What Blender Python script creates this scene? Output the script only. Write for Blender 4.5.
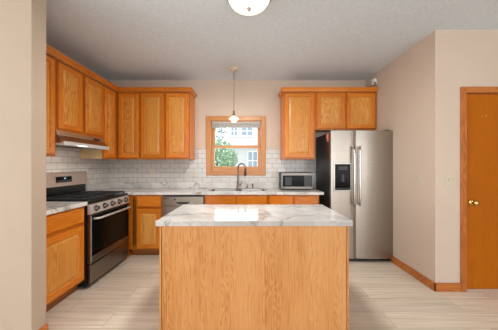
import bpy, bmesh, math, random
from mathutils import Vector, Matrix
random.seed(7)
S = bpy.context.scene
for o in list(bpy.data.objects):
    bpy.data.objects.remove(o)
C = S.collection
PI = math.pi

# ------------------------------------------------------------------ camera, world, large lights, exposure
EYE = 1.323
cam_d = bpy.data.cameras.new('camera'); cam = bpy.data.objects.new('camera', cam_d); C.objects.link(cam)
cam_d.sensor_width = 36; cam_d.lens = 222 / 498 * 36; cam_d.clip_start = 0.05
cam.location = (0, 0, EYE); cam.rotation_euler = (PI / 2, 0, 0)
S.camera = cam
vs = S.view_settings
vs.view_transform = 'Standard'; vs.look = 'None'; vs.gamma = 1; vs.use_curve_mapping = False
vs.exposure = 0.25

W = bpy.data.worlds.new('world'); S.world = W; W.use_nodes = True
wn = W.node_tree.nodes; wn.clear()
w_out = wn.new('ShaderNodeOutputWorld'); w_bg = wn.new('ShaderNodeBackground')
w_tc = wn.new('ShaderNodeTexCoord'); w_sep = wn.new('ShaderNodeSeparateXYZ'); w_rmp = wn.new('ShaderNodeValToRGB')
w_rmp.color_ramp.elements[0].position = 0.0; w_rmp.color_ramp.elements[0].color = (0.95, 0.97, 1.0, 1)
w_rmp.color_ramp.elements[1].position = 0.9; w_rmp.color_ramp.elements[1].color = (0.75, 0.87, 1.0, 1)
L = W.node_tree.links
L.new(w_tc.outputs['Generated'], w_sep.inputs[0]); L.new(w_sep.outputs[2], w_rmp.inputs[0])
L.new(w_rmp.outputs[0], w_bg.inputs[0]); L.new(w_bg.outputs[0], w_out.inputs[0])
w_bg.inputs[1].default_value = 1.9

def area(name, loc, rot, sx, sy, power, col=(1, 1, 1)):
    d = bpy.data.lights.new(name, 'AREA'); d.shape = 'RECTANGLE'; d.size = sx; d.size_y = sy
    d.energy = power; d.color = col
    o = bpy.data.objects.new(name, d); C.objects.link(o); o.location = loc; o.rotation_euler = rot
    return o
# unseen fill lamps added behind, left and right; then daylight through the sink window
area('fill_lamp_back', (0.3, -6.35, 1.45), (PI / 2, 0, 0), 8.0, 2.4, 115, (0.96, 0.98, 1.0))
area('fill_lamp_left', (-3.9, -0.3, 1.5), (0, -PI / 2, 0), 1.9, 2.2, 60, (0.94, 0.97, 1.0))
area('fill_lamp_right', (4.4, -3.5, 1.5), (0, PI / 2, 0), 1.8, 4.0, 68, (0.94, 0.97, 1.0))
area('daylight_sink_window', (-0.217, 4.8, 1.9), (-PI / 2, 0, 0), 2.2, 1.6, 30, (0.95, 0.98, 1.0))

# ------------------------------------------------------------------ dimensions
XL, XR, D, H = -2.36, 1.955, 3.72, 2.74
DW = 2.33            # door wall plane (y)
SX, SY0, SY1 = -1.578, 1.61, 1.73   # stub wall end and faces
CT = 0.935           # counter top height

# ------------------------------------------------------------------ node helpers
def mat(name):
    m = bpy.data.materials.new(name); m.use_nodes = True
    nt = m.node_tree; b = nt.nodes['Principled BSDF']
    return m, nt, b
def nd(nt, t, **kw):
    n = nt.nodes.new(t)
    for k, v in kw.items(): setattr(n, k, v)
    return n
def lin(c):
    return tuple(((x / 255) / 12.92 if x / 255 <= 0.04045 else ((x / 255 + 0.055) / 1.055) ** 2.4) for x in c) + (1,)
def ramp(nt, stops):
    r = nd(nt, 'ShaderNodeValToRGB'); e = r.color_ramp.elements
    e[0].position, e[0].color = stops[0][0], stops[0][1]
    e[1].position, e[1].color = stops[-1][0], stops[-1][1]
    for p, c in stops[1:-1]:
        x = e.new(p); x.color = c
    return r
def plain(name, rgb, rough=0.5, metal=0.0, noise=0.0, nscale=8, bump=0.0, bscale=200, spec=0.5, coat=0):
    m, nt, b = mat(name)
    b.inputs['Base Color'].default_value = lin(rgb); b.inputs['Roughness'].default_value = rough
    b.inputs['Metallic'].default_value = metal; b.inputs['Specular IOR Level'].default_value = spec
    b.inputs['Coat Weight'].default_value = coat
    tc = nd(nt, 'ShaderNodeTexCoord')
    if noise:
        n = nd(nt, 'ShaderNodeTexNoise'); n.inputs['Scale'].default_value = nscale; n.inputs['Detail'].default_value = 4
        nt.links.new(tc.outputs['Object'], n.inputs['Vector'])
        lo = tuple(max(0, v - noise * 255) for v in rgb); hi = tuple(min(255, v + noise * 255) for v in rgb)
        r = ramp(nt, [(0.3, lin(lo)), (0.7, lin(hi))])
        nt.links.new(n.outputs[0], r.inputs[0]); nt.links.new(r.outputs[0], b.inputs['Base Color'])
    if bump:
        n = nd(nt, 'ShaderNodeTexNoise'); n.inputs['Scale'].default_value = bscale; n.inputs['Detail'].default_value = 3
        nt.links.new(tc.outputs['Object'], n.inputs['Vector'])
        bp = nd(nt, 'ShaderNodeBump'); bp.inputs['Strength'].default_value = bump; bp.inputs['Distance'].default_value = 0.01
        nt.links.new(n.outputs[0], bp.inputs['Height']); nt.links.new(bp.outputs[0], b.inputs['Normal'])
    return m
def math_n(nt, op, a, b=None, v=None):
    n = nd(nt, 'ShaderNodeMath', operation=op)
    nt.links.new(a, n.inputs[0])
    if b is not None: nt.links.new(b, n.inputs[1])
    elif v is not None: n.inputs[1].default_value = v
    return n.outputs[0]

def wood(name, dark, mid, light, horizontal=False, rough=0.3, spec=0.45, tone=0.06, freq=7.0, fig=0.45, rings=90.0):
    """oak: wavy cathedral bands along the grain, fine pores; vertical or horizontal grain"""
    m, nt, b = mat(name); lk = nt.links.new
    tc = nd(nt, 'ShaderNodeTexCoord'); oi = nd(nt, 'ShaderNodeObjectInfo')
    sp = nd(nt, 'ShaderNodeSeparateXYZ'); lk(tc.outputs['Object'], sp.inputs[0])
    x, y, z = sp.outputs
    rnd = math_n(nt, 'MULTIPLY', oi.outputs['Random'], v=13.7)
    if horizontal:
        u = math_n(nt, 'ADD', z, y); v = x
    else:
        u = math_n(nt, 'ADD', x, y); v = z
    u = math_n(nt, 'ADD', u, rnd)
    def vec(su, sv):
        c = nd(nt, 'ShaderNodeCombineXYZ'); lk(math_n(nt, 'MULTIPLY', u, v=su), c.inputs[0])
        lk(math_n(nt, 'MULTIPLY', v, v=sv), c.inputs[1]); lk(rnd, c.inputs[2]); return c.outputs[0]
    n1 = nd(nt, 'ShaderNodeTexNoise'); n1.inputs['Scale'].default_value = 1; n1.inputs['Detail'].default_value = 2
    lk(vec(freq, freq * 0.16), n1.inputs['Vector'])
    # cathedral rings: contour lines of the stretched noise
    k = math_n(nt, 'SINE', math_n(nt, 'MULTIPLY', n1.outputs[0], v=rings))
    n2 = nd(nt, 'ShaderNodeTexNoise'); n2.inputs['Scale'].default_value = 1; n2.inputs['Detail'].default_value = 3
    lk(vec(170, 5), n2.inputs['Vector'])
    n3 = nd(nt, 'ShaderNodeTexNoise'); n3.inputs['Scale'].default_value = 1; n3.inputs['Detail'].default_value = 1
    lk(vec(4, 0.5), n3.inputs['Vector'])
    n4 = nd(nt, 'ShaderNodeTexNoise'); n4.inputs['Scale'].default_value = 1; n4.inputs['Detail'].default_value = 1
    lk(vec(freq * 0.9, 0.35), n4.inputs['Vector'])
    mk = nd(nt, 'ShaderNodeMapRange'); mk.inputs['From Min'].default_value = 0.45; mk.inputs['From Max'].default_value = 0.62; mk.inputs['To Min'].default_value = 0.12
    lk(n4.outputs[0], mk.inputs['Value']); k = math_n(nt, 'MULTIPLY', k, mk.outputs[0])
    f = math_n(nt, 'ADD', math_n(nt, 'MULTIPLY', k, v=0.2 * fig), math_n(nt, 'MULTIPLY', n2.outputs[0], v=0.55))
    f = math_n(nt, 'ADD', f, math_n(nt, 'MULTIPLY', n3.outputs[0], v=0.45))
    r = ramp(nt, [(0.22, lin(dark)), (0.5, lin(mid)), (0.75, lin(light))])
    lk(f, r.inputs[0]); hs = nd(nt, 'ShaderNodeHueSaturation'); lk(r.outputs[0], hs.inputs['Color'])
    tr = nd(nt, 'ShaderNodeMapRange'); tr.inputs['To Min'].default_value = 1 - tone; tr.inputs['To Max'].default_value = 1 + tone
    lk(oi.outputs['Random'], tr.inputs['Value']); lk(tr.outputs[0], hs.inputs['Value']); lk(hs.outputs[0], b.inputs['Base Color'])
    b.inputs['Roughness'].default_value = rough; b.inputs['Specular IOR Level'].default_value = spec
    bp = nd(nt, 'ShaderNodeBump'); bp.inputs['Strength'].default_value = 0.15; bp.inputs['Distance'].default_value = 0.002
    lk(n2.outputs[0], bp.inputs['Height']); lk(bp.outputs[0], b.inputs['Normal'])
    return m

def steel(name, rgb=(178, 174, 168), rough=0.3, horizontal=True, metal=1.0):
    m, nt, b = mat(name); lk = nt.links.new
    tc = nd(nt, 'ShaderNodeTexCoord'); mp = nd(nt, 'ShaderNodeMapping')
    mp.inputs['Scale'].default_value = (3, 3, 260) if horizontal else (260, 260, 3)
    lk(tc.outputs['Object'], mp.inputs[0])
    n = nd(nt, 'ShaderNodeTexNoise'); n.inputs['Scale'].default_value = 1; n.inputs['Detail'].default_value = 3
    lk(mp.outputs[0], n.inputs['Vector'])
    r = ramp(nt, [(0.3, lin(tuple(c - 4 for c in rgb))), (0.7, lin(tuple(c + 4 for c in rgb)))])
    lk(n.outputs[0], r.inputs[0]); lk(r.outputs[0], b.inputs['Base Color'])
    b.inputs['Metallic'].default_value = metal; b.inputs['Roughness'].default_value = rough
    bp = nd(nt, 'ShaderNodeBump'); bp.inputs['Strength'].default_value = 0.025; bp.inputs['Distance'].default_value = 0.001
    lk(n.outputs[0], bp.inputs['Height']); lk(bp.outputs[0], b.inputs['Normal'])
    return m

def marble(name, seed=0.0, lo=(184, 179, 173), hi=(212, 208, 202)):
    m, nt, b = mat(name); lk = nt.links.new
    tc = nd(nt, 'ShaderNodeTexCoord')
    mp = nd(nt, 'ShaderNodeMapping'); mp.inputs['Location'].default_value = (seed, seed * 0.7, seed * 0.3)
    mp.inputs['Rotation'].default_value = (0, 0, 0.5)
    lk(tc.outputs['Object'], mp.inputs[0])
    n0 = nd(nt, 'ShaderNodeTexNoise'); n0.inputs['Scale'].default_value = 2.2; n0.inputs['Detail'].default_value = 5; n0.inputs['Roughness'].default_value = 0.55
    lk(mp.outputs[0], n0.inputs['Vector'])
    mx = nd(nt, 'ShaderNodeVectorMath', operation='SCALE'); mx.inputs['Scale'].default_value = 0.55
    lk(n0.outputs['Color'], mx.inputs[0])
    ad = nd(nt, 'ShaderNodeVectorMath', operation='ADD'); lk(mp.outputs[0], ad.inputs[0]); lk(mx.outputs[0], ad.inputs[1])
    def vein(scale, width):
        n = nd(nt, 'ShaderNodeTexNoise'); n.inputs['Scale'].default_value = scale; n.inputs['Detail'].default_value = 2
        lk(ad.outputs[0], n.inputs['Vector'])
        d = math_n(nt, 'ABSOLUTE', math_n(nt, 'SUBTRACT', n.outputs[0], v=0.5))
        r = ramp(nt, [(0.0, (1, 1, 1, 1)), (width * 0.35, (0.5, 0.5, 0.5, 1)), (width, (0, 0, 0, 1))]); lk(d, r.inputs[0]); return r.outputs[0]
    v1 = vein(1.7, 0.022); v2 = vein(4.0, 0.02)
    cl = nd(nt, 'ShaderNodeTexNoise'); cl.inputs['Scale'].default_value = 3.5; cl.inputs['Detail'].default_value = 3; lk(ad.outputs[0], cl.inputs['Vector'])
    base = ramp(nt, [(0.35, lin(lo)), (0.6, lin(hi))]); lk(cl.outputs[0], base.inputs[0])
    m1 = nd(nt, 'ShaderNodeMix', data_type='RGBA'); lk(math_n(nt, 'MULTIPLY', v1, v=0.62), m1.inputs[0]); lk(base.outputs[0], m1.inputs[6]); m1.inputs[7].default_value = lin((118, 108, 100))
    m2 = nd(nt, 'ShaderNodeMix', data_type='RGBA'); lk(math_n(nt, 'MULTIPLY', v2, v=0.35), m2.inputs[0]); lk(m1.outputs[2], m2.inputs[6]); m2.inputs[7].default_value = lin((140, 130, 122))
    lk(m2.outputs[2], b.inputs['Base Color']); b.inputs['Roughness'].default_value = 0.1; b.inputs['Specular IOR Level'].default_value = 0.18
    return m

def tile(name, plane):
    m, nt, b = mat(name); lk = nt.links.new
    tc = nd(nt, 'ShaderNodeTexCoord'); sp = nd(nt, 'ShaderNodeSeparateXYZ'); lk(tc.outputs['Object'], sp.inputs[0])
    cb = nd(nt, 'ShaderNodeCombineXYZ'); lk(sp.outputs[0 if plane == 'x' else 1], cb.inputs[0]); lk(sp.outputs[2], cb.inputs[1])
    br = nd(nt, 'ShaderNodeTexBrick'); br.offset = 0.5
    br.inputs['Scale'].default_value = 1; br.inputs['Brick Width'].default_value = 0.1555; br.inputs['Row Height'].default_value = 0.0795
    br.inputs['Mortar Size'].default_value = 0.0028; br.inputs['Mortar Smooth'].default_value = 0.2; br.inputs['Bias'].default_value = 0
    br.inputs['Color1'].default_value = lin((205, 200, 194)); br.inputs['Color2'].default_value = lin((198, 193, 187)); br.inputs['Mortar'].default_value = lin((136, 130, 124))
    lk(cb.outputs[0], br.inputs['Vector']); lk(br.outputs['Color'], b.inputs['Base Color'])
    b.inputs['Roughness'].default_value = 0.15
    bp = nd(nt, 'ShaderNodeBump', invert=True); bp.inputs['Strength'].default_value = 0.4; bp.inputs['Distance'].default_value = 0.002
    lk(br.outputs['Fac'], bp.inputs['Height']); lk(bp.outputs[0], b.inputs['Normal'])
    return m

def floor_mat():
    m, nt, b = mat('floor_plank_tile'); lk = nt.links.new
    tc = nd(nt, 'ShaderNodeTexCoord')
    br = nd(nt, 'ShaderNodeTexBrick'); br.offset = 0.37; br.offset_frequency = 2
    br.inputs['Scale'].default_value = 1; br.inputs['Brick Width'].default_value = 1.2; br.inputs['Row Height'].default_value = 0.2
    br.inputs['Mortar Size'].default_value = 0.002; br.inputs['Mortar Smooth'].default_value = 0.1
    br.inputs['Color1'].default_value = (0, 0, 0, 1); br.inputs['Color2'].default_value = (1, 1, 1, 1); br.inputs['Mortar'].default_value = (0.5, 0.5, 0.5, 1)
    lk(tc.outputs['Object'], br.inputs['Vector'])
    mp = nd(nt, 'ShaderNodeMapping'); mp.inputs['Scale'].default_value = (1.5, 48, 1); lk(tc.outputs['Object'], mp.inputs[0])
    ad = nd(nt, 'ShaderNodeVectorMath', operation='ADD'); lk(mp.outputs[0], ad.inputs[0])
    sc = nd(nt, 'ShaderNodeVectorMath', operation='SCALE'); sc.inputs['Scale'].default_value = 7; lk(br.outputs['Color'], sc.inputs[0]); lk(sc.outputs[0], ad.inputs[1])
    n = nd(nt, 'ShaderNodeTexNoise'); n.inputs['Scale'].default_value = 1; n.inputs['Detail'].default_value = 5; n.inputs['Roughness'].default_value = 0.6; n.inputs['Distortion'].default_value = 0.4
    lk(ad.outputs[0], n.inputs['Vector'])
    r = ramp(nt, [(0.28, lin((192, 176, 154))), (0.5, lin((217, 203, 184))), (0.72, lin((231, 220, 204)))]); lk(n.outputs[0], r.inputs[0])
    hs = nd(nt, 'ShaderNodeHueSaturation')
    mr = nd(nt, 'ShaderNodeMapRange'); mr.inputs['To Min'].default_value = 0.9; mr.inputs['To Max'].default_value = 1.06
    lk(br.outputs['Color'], mr.inputs['Value']); lk(mr.outputs[0], hs.inputs['Value']); lk(r.outputs[0], hs.inputs['Color'])
    mx = nd(nt, 'ShaderNodeMix', data_type='RGBA'); lk(br.outputs['Fac'], mx.inputs[0]); lk(hs.outputs[0], mx.inputs[6]); mx.inputs[7].default_value = lin((172, 158, 142))
    lk(mx.outputs[2], b.inputs['Base Color']); b.inputs['Roughness'].default_value = 0.32
    bp = nd(nt, 'ShaderNodeBump', invert=True); bp.inputs['Strength'].default_value = 0.3; bp.inputs['Distance'].default_value = 0.002
    lk(br.outputs['Fac'], bp.inputs['Height']); lk(bp.outputs[0], b.inputs['Normal'])
    return m

def emis(name, rgb, strength, rough=0.3):
    m, nt, b = mat(name)
    b.inputs['Base Color'].default_value = lin(rgb); b.inputs['Roughness'].default_value = rough
    b.inputs['Emission Color'].default_value = lin(rgb); b.inputs['Emission Strength'].default_value = strength
    return m
def pane_glass(name, tint=(1, 1, 1)):
    m = bpy.data.materials.new(name); m.use_nodes = True; nt = m.node_tree; nt.nodes.clear()
    o = nd(nt, 'ShaderNodeOutputMaterial'); mx = nd(nt, 'ShaderNodeMixShader'); t = nd(nt, 'ShaderNodeBsdfTransparent'); g = nd(nt, 'ShaderNodeBsdfGlossy')
    t.inputs[0].default_value = tint + (1,); g.inputs['Roughness'].default_value = 0.02
    fr = nd(nt, 'ShaderNodeFresnel'); fr.inputs[0].default_value = 1.06
    nt.links.new(fr.outputs[0], mx.inputs[0]); nt.links.new(t.outputs[0], mx.inputs[1]); nt.links.new(g.outputs[0], mx.inputs[2]); nt.links.new(mx.outputs[0], o.inputs[0])
    return m

M = {}
M['wall'] = plain('wall_paint', (207, 189, 172), 0.75, noise=0.006, nscale=3, bump=0.06, bscale=120)
M['stub'] = plain('wall_paint_dimmed', (178, 160, 140), 0.75, noise=0.006, nscale=3, bump=0.05, bscale=120)  # same wall paint, darkened to offset the strong light on the stub wall
M['ceiling'] = plain('ceiling_texture', (220, 231, 241), 0.9, noise=0.02, nscale=40, bump=0.5, bscale=70)
M['floor'] = floor_mat()
OAK = ((182, 94, 12), (210, 120, 28), (222, 144, 54))
M['oak_p'] = wood('oak_veneer_panel', (182, 108, 36), (212, 144, 62), (228, 168, 90), freq=9, fig=0.75)
M['oak_f'] = wood('oak_face_frame_shaded', (154, 78, 8), (180, 98, 16), (196, 118, 34))  # shade between the doors put into a darker, redder oak
M['oak_fh'] = wood('oak_face_frame_shaded_horizontal', (154, 78, 8), (180, 98, 16), (196, 118, 34), horizontal=True)  # same shaded oak for the rails
M['oak'] = wood('oak_vertical', *OAK)
M['oak_h'] = wood('oak_horizontal', *OAK, horizontal=True, tone=0.12)
M['trim'] = wood('oak_trim', (140, 72, 22), (180, 104, 42), (200, 126, 60), fig=0.5)
M['trim_h'] = wood('oak_trim_horizontal', (140, 72, 22), (180, 104, 42), (200, 126, 60), horizontal=True, fig=0.5)
M['sash'] = wood('oak_window', (172, 108, 48), (192, 130, 70), (204, 148, 90), fig=0.4)
M['sash_h'] = wood('oak_window_horizontal', (172, 108, 48), (192, 130, 70), (204, 148, 90), horizontal=True, fig=0.4)
M['island'] = wood('oak_veneer_island', (160, 94, 34), (198, 138, 78), (210, 155, 98), freq=12, fig=0.42, rings=85, tone=0.0)
M['door'] = wood('door_veneer', (162, 84, 4), (176, 95, 6), (188, 108, 14), freq=4.0, fig=0.4, rough=0.4, spec=0.15)
M['toe'] = wood('oak_toe_kick', (110, 62, 24), (142, 84, 36), (160, 100, 48), horizontal=True, fig=0.4)
M['inside'] = plain('cabinet_underside', (206, 174, 130), 0.6, noise=0.02)
M['steel'] = steel('brushed_steel'); M['steel_v'] = steel('brushed_steel_vertical', horizontal=False)
M['steel_lt'] = steel('light_steel', (205, 203, 200), 0.25)
M['panel_steel'] = steel('panel_steel', (206, 202, 198), 0.38, metal=0.6)
M['knob_steel'] = steel('knob_steel', (110, 106, 102), 0.25)
M['guard_steel'] = steel('backguard_steel', (204, 188, 174), 0.35, metal=0.8)
M['steel_m'] = steel('microwave_steel', (124, 118, 112), 0.32)
M['steel_d'] = steel('dark_steel', (138, 130, 120), 0.3)
M['sink_steel'] = steel('sink_steel', (160, 158, 155), 0.35)
M['chrome'] = plain('chrome', (215, 213, 210), 0.08, 1.0)
M['nickel'] = plain('brushed_nickel', (170, 160, 146), 0.3, 1.0)
M['black'] = plain('black_enamel', (16, 16, 17), 0.25)
M['iron'] = plain('cast_iron', (44, 46, 50), 0.35)
M['gblack'] = plain('black_glass', (10, 11, 12), 0.12, spec=0.1)
M['dgrey'] = plain('dark_grey_paint', (44, 45, 47), 0.45)
M['fridge_side'] = plain('fridge_side_black', (34, 35, 37), 0.4, bump=0.1, bscale=300)
M['white'] = plain('white_plastic', (235, 233, 228), 0.4)
M['almond'] = plain('almond_plastic', (206, 196, 180), 0.4)
M['switch'] = plain('pale_almond_plastic', (204, 192, 168), 0.4)
M['cream'] = plain('cream_enamel', (226, 208, 180), 0.3)
M['shade'] = emis('shade_glass', (236, 230, 220), 0.12)
M['lip'] = plain('hood_lip', (206, 206, 204), 0.35)
M['faucet'] = plain('faucet_nickel', (138, 130, 122), 0.28, 1.0)
M['brass'] = plain('polished_brass', (214, 180, 110), 0.15, 1.0)
M['brass_dull'] = plain('antique_brass', (188, 168, 132), 0.3, 1.0)
M['blind'] = plain('blind_fabric', (176, 174, 170), 0.7)
M['pink'] = plain('pink_magnet', (220, 140, 126), 0.5)
M['marble'] = marble('marble_counter', 1.3, (196, 192, 187), (222, 219, 214)); M['marble2'] = marble('marble_island', 4.1, (176, 172, 167), (198, 194, 190))
M['tile_x'] = tile('subway_tile_back', 'x'); M['tile_y'] = tile('subway_tile_side', 'y')
M['glass'] = pane_glass('window_glass')
M['bulb'] = emis('lamp_glass_lit', (255, 244, 226), 0.9); M['dome'] = emis('dome_glass_lit', (255, 246, 232), 0.75)
M['hoodlamp'] = emis('hood_lamp_lit', (255, 250, 240), 4.0)
M['display'] = emis('clock_digits', (150, 205, 225), 1.2)
M['siding'] = plain('pale_siding', (216, 216, 213), 0.8)
M['shadeglass'] = plain('house_window_glass', (150, 166, 180), 0.1)
M['roof'] = plain('roof_shingle', (110, 108, 108), 0.9, noise=0.05, nscale=20)
M['leaf'] = plain('leaf_green', (158, 186, 150), 0.7, noise=0.08, nscale=6)
M['leaf2'] = plain('leaf_blue_green', (164, 188, 178), 0.7, noise=0.08, nscale=6)
M['bark'] = plain('bark', (120, 104, 92), 0.9, noise=0.06, nscale=20)
M['yard'] = plain('yard_pale', (196, 200, 186), 0.9, noise=0.05, nscale=1.5)

# ------------------------------------------------------------------ mesh helpers
class MB:
    def __init__(s): s.bm = bmesh.new(); s.xf = Matrix.Identity(4)
    def _v(s, p): return s.bm.verts.new(s.xf @ Vector(p))
    def _f(s, vs, mi=0, smooth=False):
        try: f = s.bm.faces.new(vs)
        except ValueError: return None
        f.material_index = mi; f.smooth = smooth; return f
    def box(s, x0, x1, y0, y1, z0, z1, mi=0, bev=0.0):
        tmp = bmesh.new()
        vs = [tmp.verts.new((x, y, z)) for x in (x0, x1) for y in (y0, y1) for z in (z0, z1)]
        for q in ((0, 1, 3, 2), (4, 6, 7, 5), (0, 4, 5, 1), (2, 3, 7, 6), (0, 2, 6, 4), (1, 5, 7, 3)):
            tmp.faces.new([vs[i] for i in q])
        if bev:
            bmesh.ops.bevel(tmp, geom=list(tmp.edges), offset=bev, segments=2, affect='EDGES', profile=0.5)
        s._merge(tmp, mi); return s
    def _merge(s, tmp, mi, smooth=False):
        tmp.verts.index_update(); mp = [s._v(v.co) for v in tmp.verts]
        for f in tmp.faces: s._f([mp[v.index] for v in f.verts], mi, smooth)
        tmp.free()
    def rings(s, loops, mi=0, cap0=True, cap1=True, smooth=False, mis=None, capmi=None):
        R = [[s._v(p) for p in l] for l in loops]; n = len(R[0])
        for k in range(len(R) - 1):
            for i in range(n):
                j = (i + 1) % n
                s._f([R[k][i], R[k][j], R[k + 1][j], R[k + 1][i]], mis(k, i) if mis else mi, smooth)
        if cap0: s._f(list(reversed(R[0])), mi, False)
        if cap1: s._f(R[-1], mi if capmi is None else capmi, False)
        return s
    def lathe(s, prof, c=(0, 0, 0), n=20, mi=0, axis='z', smooth=True):
        c = Vector(c); loops = []
        for r, h in prof:
            l = []
            for i in range(n):
                a = 2 * PI * i / n; p = (r * math.cos(a), r * math.sin(a), h)
                if axis == 'y': p = (p[0], -p[2], p[1])
                if axis == 'x': p = (p[2], p[0], p[1])
                l.append(c + Vector(p))
            loops.append(l)
        return s.rings(loops, mi, prof[0][0] > 1e-6, prof[-1][0] > 1e-6, smooth)
    def tube(s, pts, r, n=10, mi=0):
        pts = [Vector(p) for p in pts]; loops = []; up = None
        rs = r if isinstance(r, (list, tuple)) else [r] * len(pts)
        for i, p in enumerate(pts):
            t = (pts[min(i + 1, len(pts) - 1)] - pts[max(i - 1, 0)]).normalized()
            if up is None: up = Vector((0, 0, 1)) if abs(t.z) < 0.9 else Vector((0, 1, 0))
            a = t.cross(up).normalized(); b = a.cross(t).normalized(); up = b
            loops.append([p + a * rs[i] * math.cos(2 * PI * k / n) + b * rs[i] * math.sin(2 * PI * k / n) for k in range(n)])
        return s.rings(loops, mi, smooth=True)
    def panel(s, x0, x1, z0, z1, yb, prof, split=True):
        """concentric rectangles (inset, y): a framed panel facing -y; material 1 on the top and bottom rails"""
        loops = []
        for ins, y in [(0, yb)] + prof:
            loops.append([(x0 + ins, y, z0 + ins), (x1 - ins, y, z0 + ins), (x1 - ins, y, z1 - ins), (x0 + ins, y, z1 - ins)])
        return s.rings(loops, 0, mis=(lambda k, i: (2 if k >= 4 else 1 if i in (0, 2) else 0) if split else 0), capmi=2 if split and len(prof) > 4 else 0)
    def prism(s, poly, axis, a0, a1, mi=0):
        def P(q, a):
            return {'x': (a, q[0], q[1]), 'y': (q[0], a, q[1]), 'z': (q[0], q[1], a)}[axis]
        return s.rings([[P(q, a0) for q in poly], [P(q, a1) for q in poly]], mi)
    def build(s, name, mats, parent=None, loc=(0, 0, 0)):
        bmesh.ops.recalc_face_normals(s.bm, faces=list(s.bm.faces))
        me = bpy.data.meshes.new(name); s.bm.to_mesh(me); s.bm.free()
        if not isinstance(mats, (list, tuple)): mats = [mats]
        for m in mats: me.materials.append(M[m] if isinstance(m, str) else m)
        o = bpy.data.objects.new(name, me); C.objects.link(o); o.parent = parent; o.location = loc
        return o
def B(*a, **k): return MB().box(*a, **k)
def thing(name, label, cat, loc=(0, 0, 0), rz=0.0, group=None):
    o = bpy.data.objects.new(name, None); C.objects.link(o); o.empty_display_size = 0.1
    o.location = loc; o.rotation_euler = (0, 0, rz); tag(o, label, cat, group); return o
def tag(o, label, cat, group=None):
    o['label'] = label; o['category'] = cat
    if group: o['group'] = group
    return o
def struct(o): o['kind'] = 'structure'; return o
def copy_tree(o, parent=None):
    c = o.copy(); C.objects.link(c); c.parent = parent
    for ch in list(o.children): copy_tree(ch, c)
    return c

# ------------------------------------------------------------------ the room
struct(B(-4.1, 4.6, -6.6, D + 0.16, -0.1, 0).build('floor', 'floor'))
struct(B(-4.1, 4.6, -6.6, D + 0.16, H, H + 0.1).build('ceiling', 'ceiling'))
WX0, WX1, WZ0, WZ1 = -0.642, 0.208, 1.225, 2.065     # window opening
wb = MB()
wb.box(XL - 0.12, WX0, D, D + 0.16, 0, H); wb.box(WX1, XR + 0.3, D, D + 0.16, 0, H)
wb.box(WX0, WX1, D, D + 0.16, 0, WZ0); wb.box(WX0, WX1, D, D + 0.16, WZ1, H)
wall_back = struct(wb.build('wall_back', 'wall'))
wall_left = struct(B(XL - 0.12, XL, SY1, D, 0, H).build('wall_left', 'wall'))
struct(B(-4.0, SX, SY0, SY1, 0, H, bev=0.004).build('wall_front_left', 'stub'))
struct(B(XR, XR + 0.12, DW, D, 0, H).build('wall_right', 'wall'))
DX0, DX1, DZ = 2.275, 3.09, 2.075                    # door opening
dwm = MB(); dwm.box(XR + 0.12, DX0, DW, DW + 0.12, 0, H); dwm.box(DX1, 4.5, DW, DW + 0.12, 0, H); dwm.box(DX0, DX1, DW, DW + 0.12, DZ, H)
struct(dwm.build('wall_front_right', 'wall'))
struct(B(-4.1, -4.0, -6.5, SY1, 0, H).build('wall_dining_left', 'wall'))
struct(B(4.5, 4.6, -6.5, DW + 0.12, 0, H).build('wall_dining_right', 'wall'))
dm = MB(); dm.box(-4.1, -3.9, -6.6, -6.5, 0, H); dm.box(4.4, 4.6, -6.6, -6.5, 0, H); dm.box(-3.9, 4.4, -6.6, -6.5, 2.66, H); dm.box(-3.9, 4.4, -6.6, -6.5, 0, 0.22)
struct(dm.build('wall_dining_back', 'wall'))

# baseboards
BBH = 0.088
struct(B(XR - 0.014, XR, DW - 0.014, D - 0.7, 0, BBH, bev=0.003).build('baseboard_right', 'trim_h'))
struct(B(XR - 0.014, 2.214, DW - 0.014, DW, 0, BBH, bev=0.003).build('baseboard_front_right', 'trim_h'))
bbm = MB(); bbm.box(-4.0, SX + 0.014, SY0 - 0.014, SY0, 0, BBH); bbm.box(SX, SX + 0.014, SY0, SY1, 0, BBH)
struct(bbm.build('baseboard_front_left', 'trim_h'))

# door with its casing, knob and hook
dr = struct(thing('door_1', 'x', 'door', (0, DW, 0)))
del dr['label'], dr['category']
slab = B(DX0 + 0.004, DX1 - 0.004, 0.012, 0.05, 0.012, DZ - 0.004, bev=0.002).build('slab', 'door', dr)
cs = MB()
def casing_bar(mb, x0, x1, z0, z1, y=0.0, t=0.018, ang=None, mi=0):
    mb.box(x0, x1, y - t, y, z0, z1, mi, bev=0.004)
casing_bar(cs, 2.215, DX0 - 0.004, 0, DZ + 0.065); casing_bar(cs, DX1 + 0.004, DX1 + 0.064, 0, DZ + 0.065)
casing_bar(cs, DX0 - 0.004, DX1 + 0.004, DZ + 0.004, DZ + 0.065, mi=1)
cs.box(DX0 - 0.004, DX0 + 0.002, 0, 0.11, 0, DZ); cs.box(DX1 - 0.002, DX1 + 0.004, 0, 0.11, 0, DZ); cs.box(DX0, DX1, 0, 0.11, DZ - 0.002, DZ + 0.004, 1)
cs.build('casing', ['trim', 'trim_h'], dr)
kx, kz = 2.345, 0.93
kn = MB(); kn.lathe([(0.0, 0.0), (0.033, 0.0), (0.033, 0.006), (0.028, 0.01), (0.012, 0.012), (0.011, 0.03), (0.018, 0.036), (0.027, 0.045), (0.028, 0.056), (0.022, 0.066), (0.0, 0.069)], (kx, 0.011, kz), 20, axis='y')
kno = kn.build('knob', 'brass', dr)
MB().box(2.279, 2.283, 0.008, 0.0125, kz - 0.03, kz + 0.03).build('strike_plate', 'brass', dr)
hk = MB(); hk.lathe([(0.0, 0.0), (0.009, 0.0), (0.009, 0.004), (0.0, 0.005)], (2.462, 0.011, 1.835), 12, axis='y')
hk.tube([(2.462, 0.008, 1.83), (2.462, -0.014, 1.822), (2.462, -0.022, 1.834), (2.462, -0.02, 1.846)], 0.003, 8)
hk.build('hook', 'brass', dr)

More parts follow.
